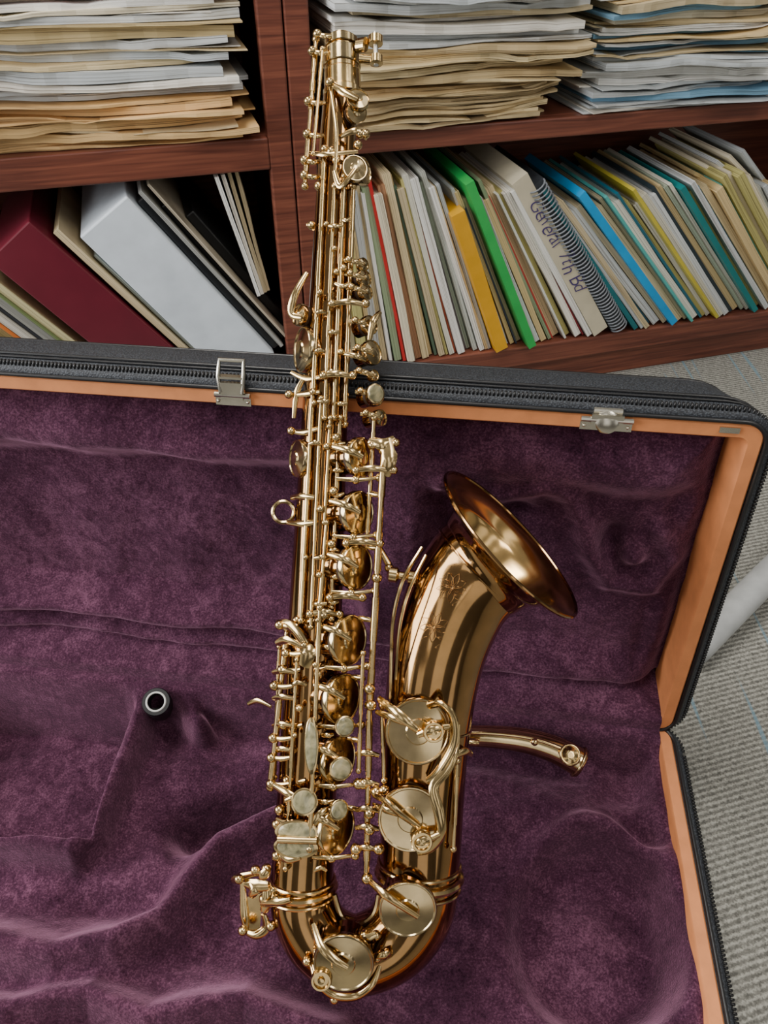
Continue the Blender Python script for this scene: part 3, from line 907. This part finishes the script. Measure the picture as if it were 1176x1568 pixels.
# bow guard
arm([(478, 1478, .030), (486, 1502, .036), (510, 1524, .034), (545, 1526, .032), (570, 1508, .034), (582, 1478, .030)], .0030, .6)
for (x, y) in [(470, 1472), (486, 1458), (578, 1466), (588, 1462), (512, 1530), (558, 1432), (576, 1432)]: ball(keys, E(x, y, .032), .004)
arm([(540, 1420, .02), (556, 1436, .034), (576, 1430, .036)], .003)
arm([(575, 1466, .034), (590, 1462, .036), (600, 1462, .030)], .003)
# posts along bell rod
for (x, y) in [(566, 1055), (576, 1212), (588, 1210), (580, 1300), (566, 1245), (566, 1270), (562, 1345), (568, 1080), (556, 1200), (545, 1300), (549, 1200)]: ball(keys, E(x, y, .030), .0046)
for y in (1200, 1240, 1268, 1300, 1155): arm([(545, y, .026), (562, y-2, .032), (580, y+2, .030)], .0025)
# rods along bell edges
P = catmull([E(646, 838, .028), E(618, 886, .034), (E(603, 940, .03)), E(599, 1000, .02), E(598, 1070, .02)], 6)
sweep(keys, P, .0015, 8)
P = catmull([E(652, 850, .034), E(628, 900, .042), (E(612, 960, .040)), E(606, 1040, .03)], 6); sweep(keys, P, .0012, 8)
rod(700, 1165, 694, 1300, .0018, hh=(.03, .03)); arm([(690, 1160, .036), (712, 1150, .026), (722, 1155, .014)], .003)
rod(585, 1080, 588, 1195, .0018, hh=(.028, .028))
# bell brace
sweep(keys, [E(575, 830, .012), E(590, 855, .012), E(604, 880, .014)], .0028, 10)
lathe(keys, E(604, 880, .016), (1, -.15, .1), [(.003, -.006), (.0065, -.004), (.0065, .002), (.0035, .004), (.0035, .010), (.006, .012), (.006, .018), (.002, .020)], 20)
ball(keys, E(596, 870, .014), .004)
# engraving on the bell
def bell_pt(cx, cy, lift=.00004):
    q = E(cx, cy, 0)
    best = min(range(len(pp)-70, len(pp)-12), key=lambda j: abs((q-pp[j]).dot((pp[j+1]-pp[j-1]).normalized())))
    o = (q-pp[best]); t = (pp[best+1]-pp[best-1]).normalized(); o -= t*o.dot(t)
    rad = rr_[best]
    hgt = math.sqrt(max(rad*rad-o.length_squared, 1e-6))+lift
    return E(cx, cy, pp[best].z+hgt)
def petal(cx, cy, ang, ln, w):
    for s_ in (-1, 1):
        pts = []
        for i in range(9):
            t = i/8; a = ln*t; b = s_*w*math.sin(math.pi*t)
            pts.append(bell_pt(cx+a*math.cos(ang)-b*math.sin(ang), cy+a*math.sin(ang)+b*math.cos(ang)))
        sweep(engr, pts, .00017, 5)
for (cx, cy) in [(692, 900), (664, 960), (716, 925), (690, 990)]:
    for q in range(9): petal(cx, cy, q*math.pi/4.5+.3, 24, 5)
# inner-U connecting plate on bow
sweep(keys, catmull([E(512, 1370, .01), E(524, 1405, .012), E(548, 1416, .012), E(572, 1400, .012), E(580, 1370, .01)], 5), .0024, 8)

body.finish('body_and_bell_tube', M_body, sax, angle=35)
inner.finish('bell_interior', M_inner, sax)
keys.finish('keywork', M_key, sax, angle=40)
cups.finish('pad_cups', M_cup, sax, angle=40)
pearls.finish('pearl_touches', M_pearl, sax, angle=40)
pads.finish('pads', M_pad, sax, angle=40)
steel.finish('screws', M_steel, sax, angle=40)
engr.finish('engraving', M_body, sax)

# ------------------------------------------------------------------ chair leg modelled as a pedestal foot (right edge)
root = empty('chair_leg')
mb = MB()
A = V((.41, .655, .022)); Bp = V((.80, .995, .045)); 
sweep(mb, catmull([A, A.lerp(Bp, .3)+V((0, 0, .01)), A.lerp(Bp, .7)+V((0, 0, .02)), Bp+V((0, 0, .01)), Bp+(Bp-A)*.6+V((0, 0, -.02)), Bp+(Bp-A)*.98-V((0, 0, .033))], 6), .021, 16)
sweep(mb, [Bp, Bp+V((0, 0, .66))], .03, 20)
lathe(mb, Bp+V((0, 0, .66)), (0, 0, 1), [(.10, 0), (.105, .01), (.105, .022), (.10, .025)], 40)
mb.finish('pedestal', M_grey, root)

# ------------------------------------------------------------------ lights
def area(name, loc, rot, sx, sy, power, col=(1, 1, 1)):
    l = bpy.data.lights.new(name, 'AREA'); l.shape = 'RECTANGLE'; l.size = sx; l.size_y = sy; l.energy = power; l.color = col
    o = bpy.data.objects.new(name, l); o.location = loc; o.rotation_euler = rot; bpy.context.collection.objects.link(o); return o
area('ceiling_light', (-.5, .75, 2.5), (0, 0, 0), .6, 1.2, 44, (1, .95, .88))
area('ceiling_light', (1.2, -.4, 2.5), (0, 0, 0), .6, 1.2, 22, (1, .95, .88))
area('added_side_light', (-1.9, .0, 1.15), (0, R(-72), R(4)), 1.1, 1.3, 56, (.99, .99, 1))  # added area lamp, low at left, raking across the lining folds
# environment: grey room gradient, plus made-up bright panels and window bands for lacquer reflections
w = bpy.data.worlds.new('world'); bpy.context.scene.world = w; w.use_nodes = True
nt = w.node_tree; bg = nt.nodes['Background']
tc = N(nt, 'ShaderNodeTexCoord'); sep = N(nt, 'ShaderNodeSeparateXYZ'); L(nt, tc, 'Generated', sep, 0)
def M_(op, a, b=None):
    n = N(nt, 'ShaderNodeMath', operation=op)
    for i, v in enumerate((a, b)):
        if v is None: continue
        if isinstance(v, (int, float)): n.inputs[i].default_value = v
        else: nt.links.new(v, n.inputs[i])
    return n.outputs[0]
x_, y_, z_ = sep.outputs
mr = N(nt, 'ShaderNodeMapRange'); mr.inputs['From Min'].default_value = -.3; mr.inputs['From Max'].default_value = .9
nt.links.new(z_, mr.inputs['Value'])
r = ramp(nt, [(0, (.08, .07, .06, 1)), (.42, (.20, .19, .175, 1)), (.6, (.38, .365, .34, 1)), (1, (.45, .435, .41, 1))]); L(nt, mr, 'Result', r, 'Fac')
zz = M_('MAXIMUM', z_, .05)
u = M_('FRACT', M_('ADD', M_('MULTIPLY', M_('DIVIDE', x_, zz), .95), .30))
v = M_('FRACT', M_('ADD', M_('MULTIPLY', M_('DIVIDE', y_, zz), .60), .15))
streak_panel = M_('MULTIPLY', M_('MULTIPLY', M_('LESS_THAN', u, .30), M_('LESS_THAN', v, .62)), M_('GREATER_THAN', z_, .42))
ny_ = M_('MAXIMUM', M_('MULTIPLY', y_, -1), .05)
u2 = M_('FRACT', M_('ADD', M_('MULTIPLY', M_('DIVIDE', x_, ny_), 1.1), .2))
h2 = M_('DIVIDE', z_, ny_)
streak_band = M_('MULTIPLY', M_('LESS_THAN', u2, .5), M_('MULTIPLY', M_('LESS_THAN', h2, .50), M_('GREATER_THAN', h2, .05)))
streak_band = M_('MULTIPLY', streak_band, M_('LESS_THAN', y_, -.25))
add = N(nt, 'ShaderNodeMix', data_type='RGBA', blend_type='ADD'); add.inputs[0].default_value = 1
L(nt, r, 'Color', add, 6)
em = M_('ADD', M_('MULTIPLY', streak_panel, 2.8), M_('MULTIPLY', streak_band, 1.6))
cmb = N(nt, 'ShaderNodeCombineColor')
for i, f in enumerate((1.0, .98, .94)): nt.links.new(M_('MULTIPLY', em, f), cmb.inputs[i])
nt.links.new(cmb.outputs[0], add.inputs[7])
nt.links.new(add.outputs[2], bg.inputs['Color'])
bg.inputs['Strength'].default_value = .58
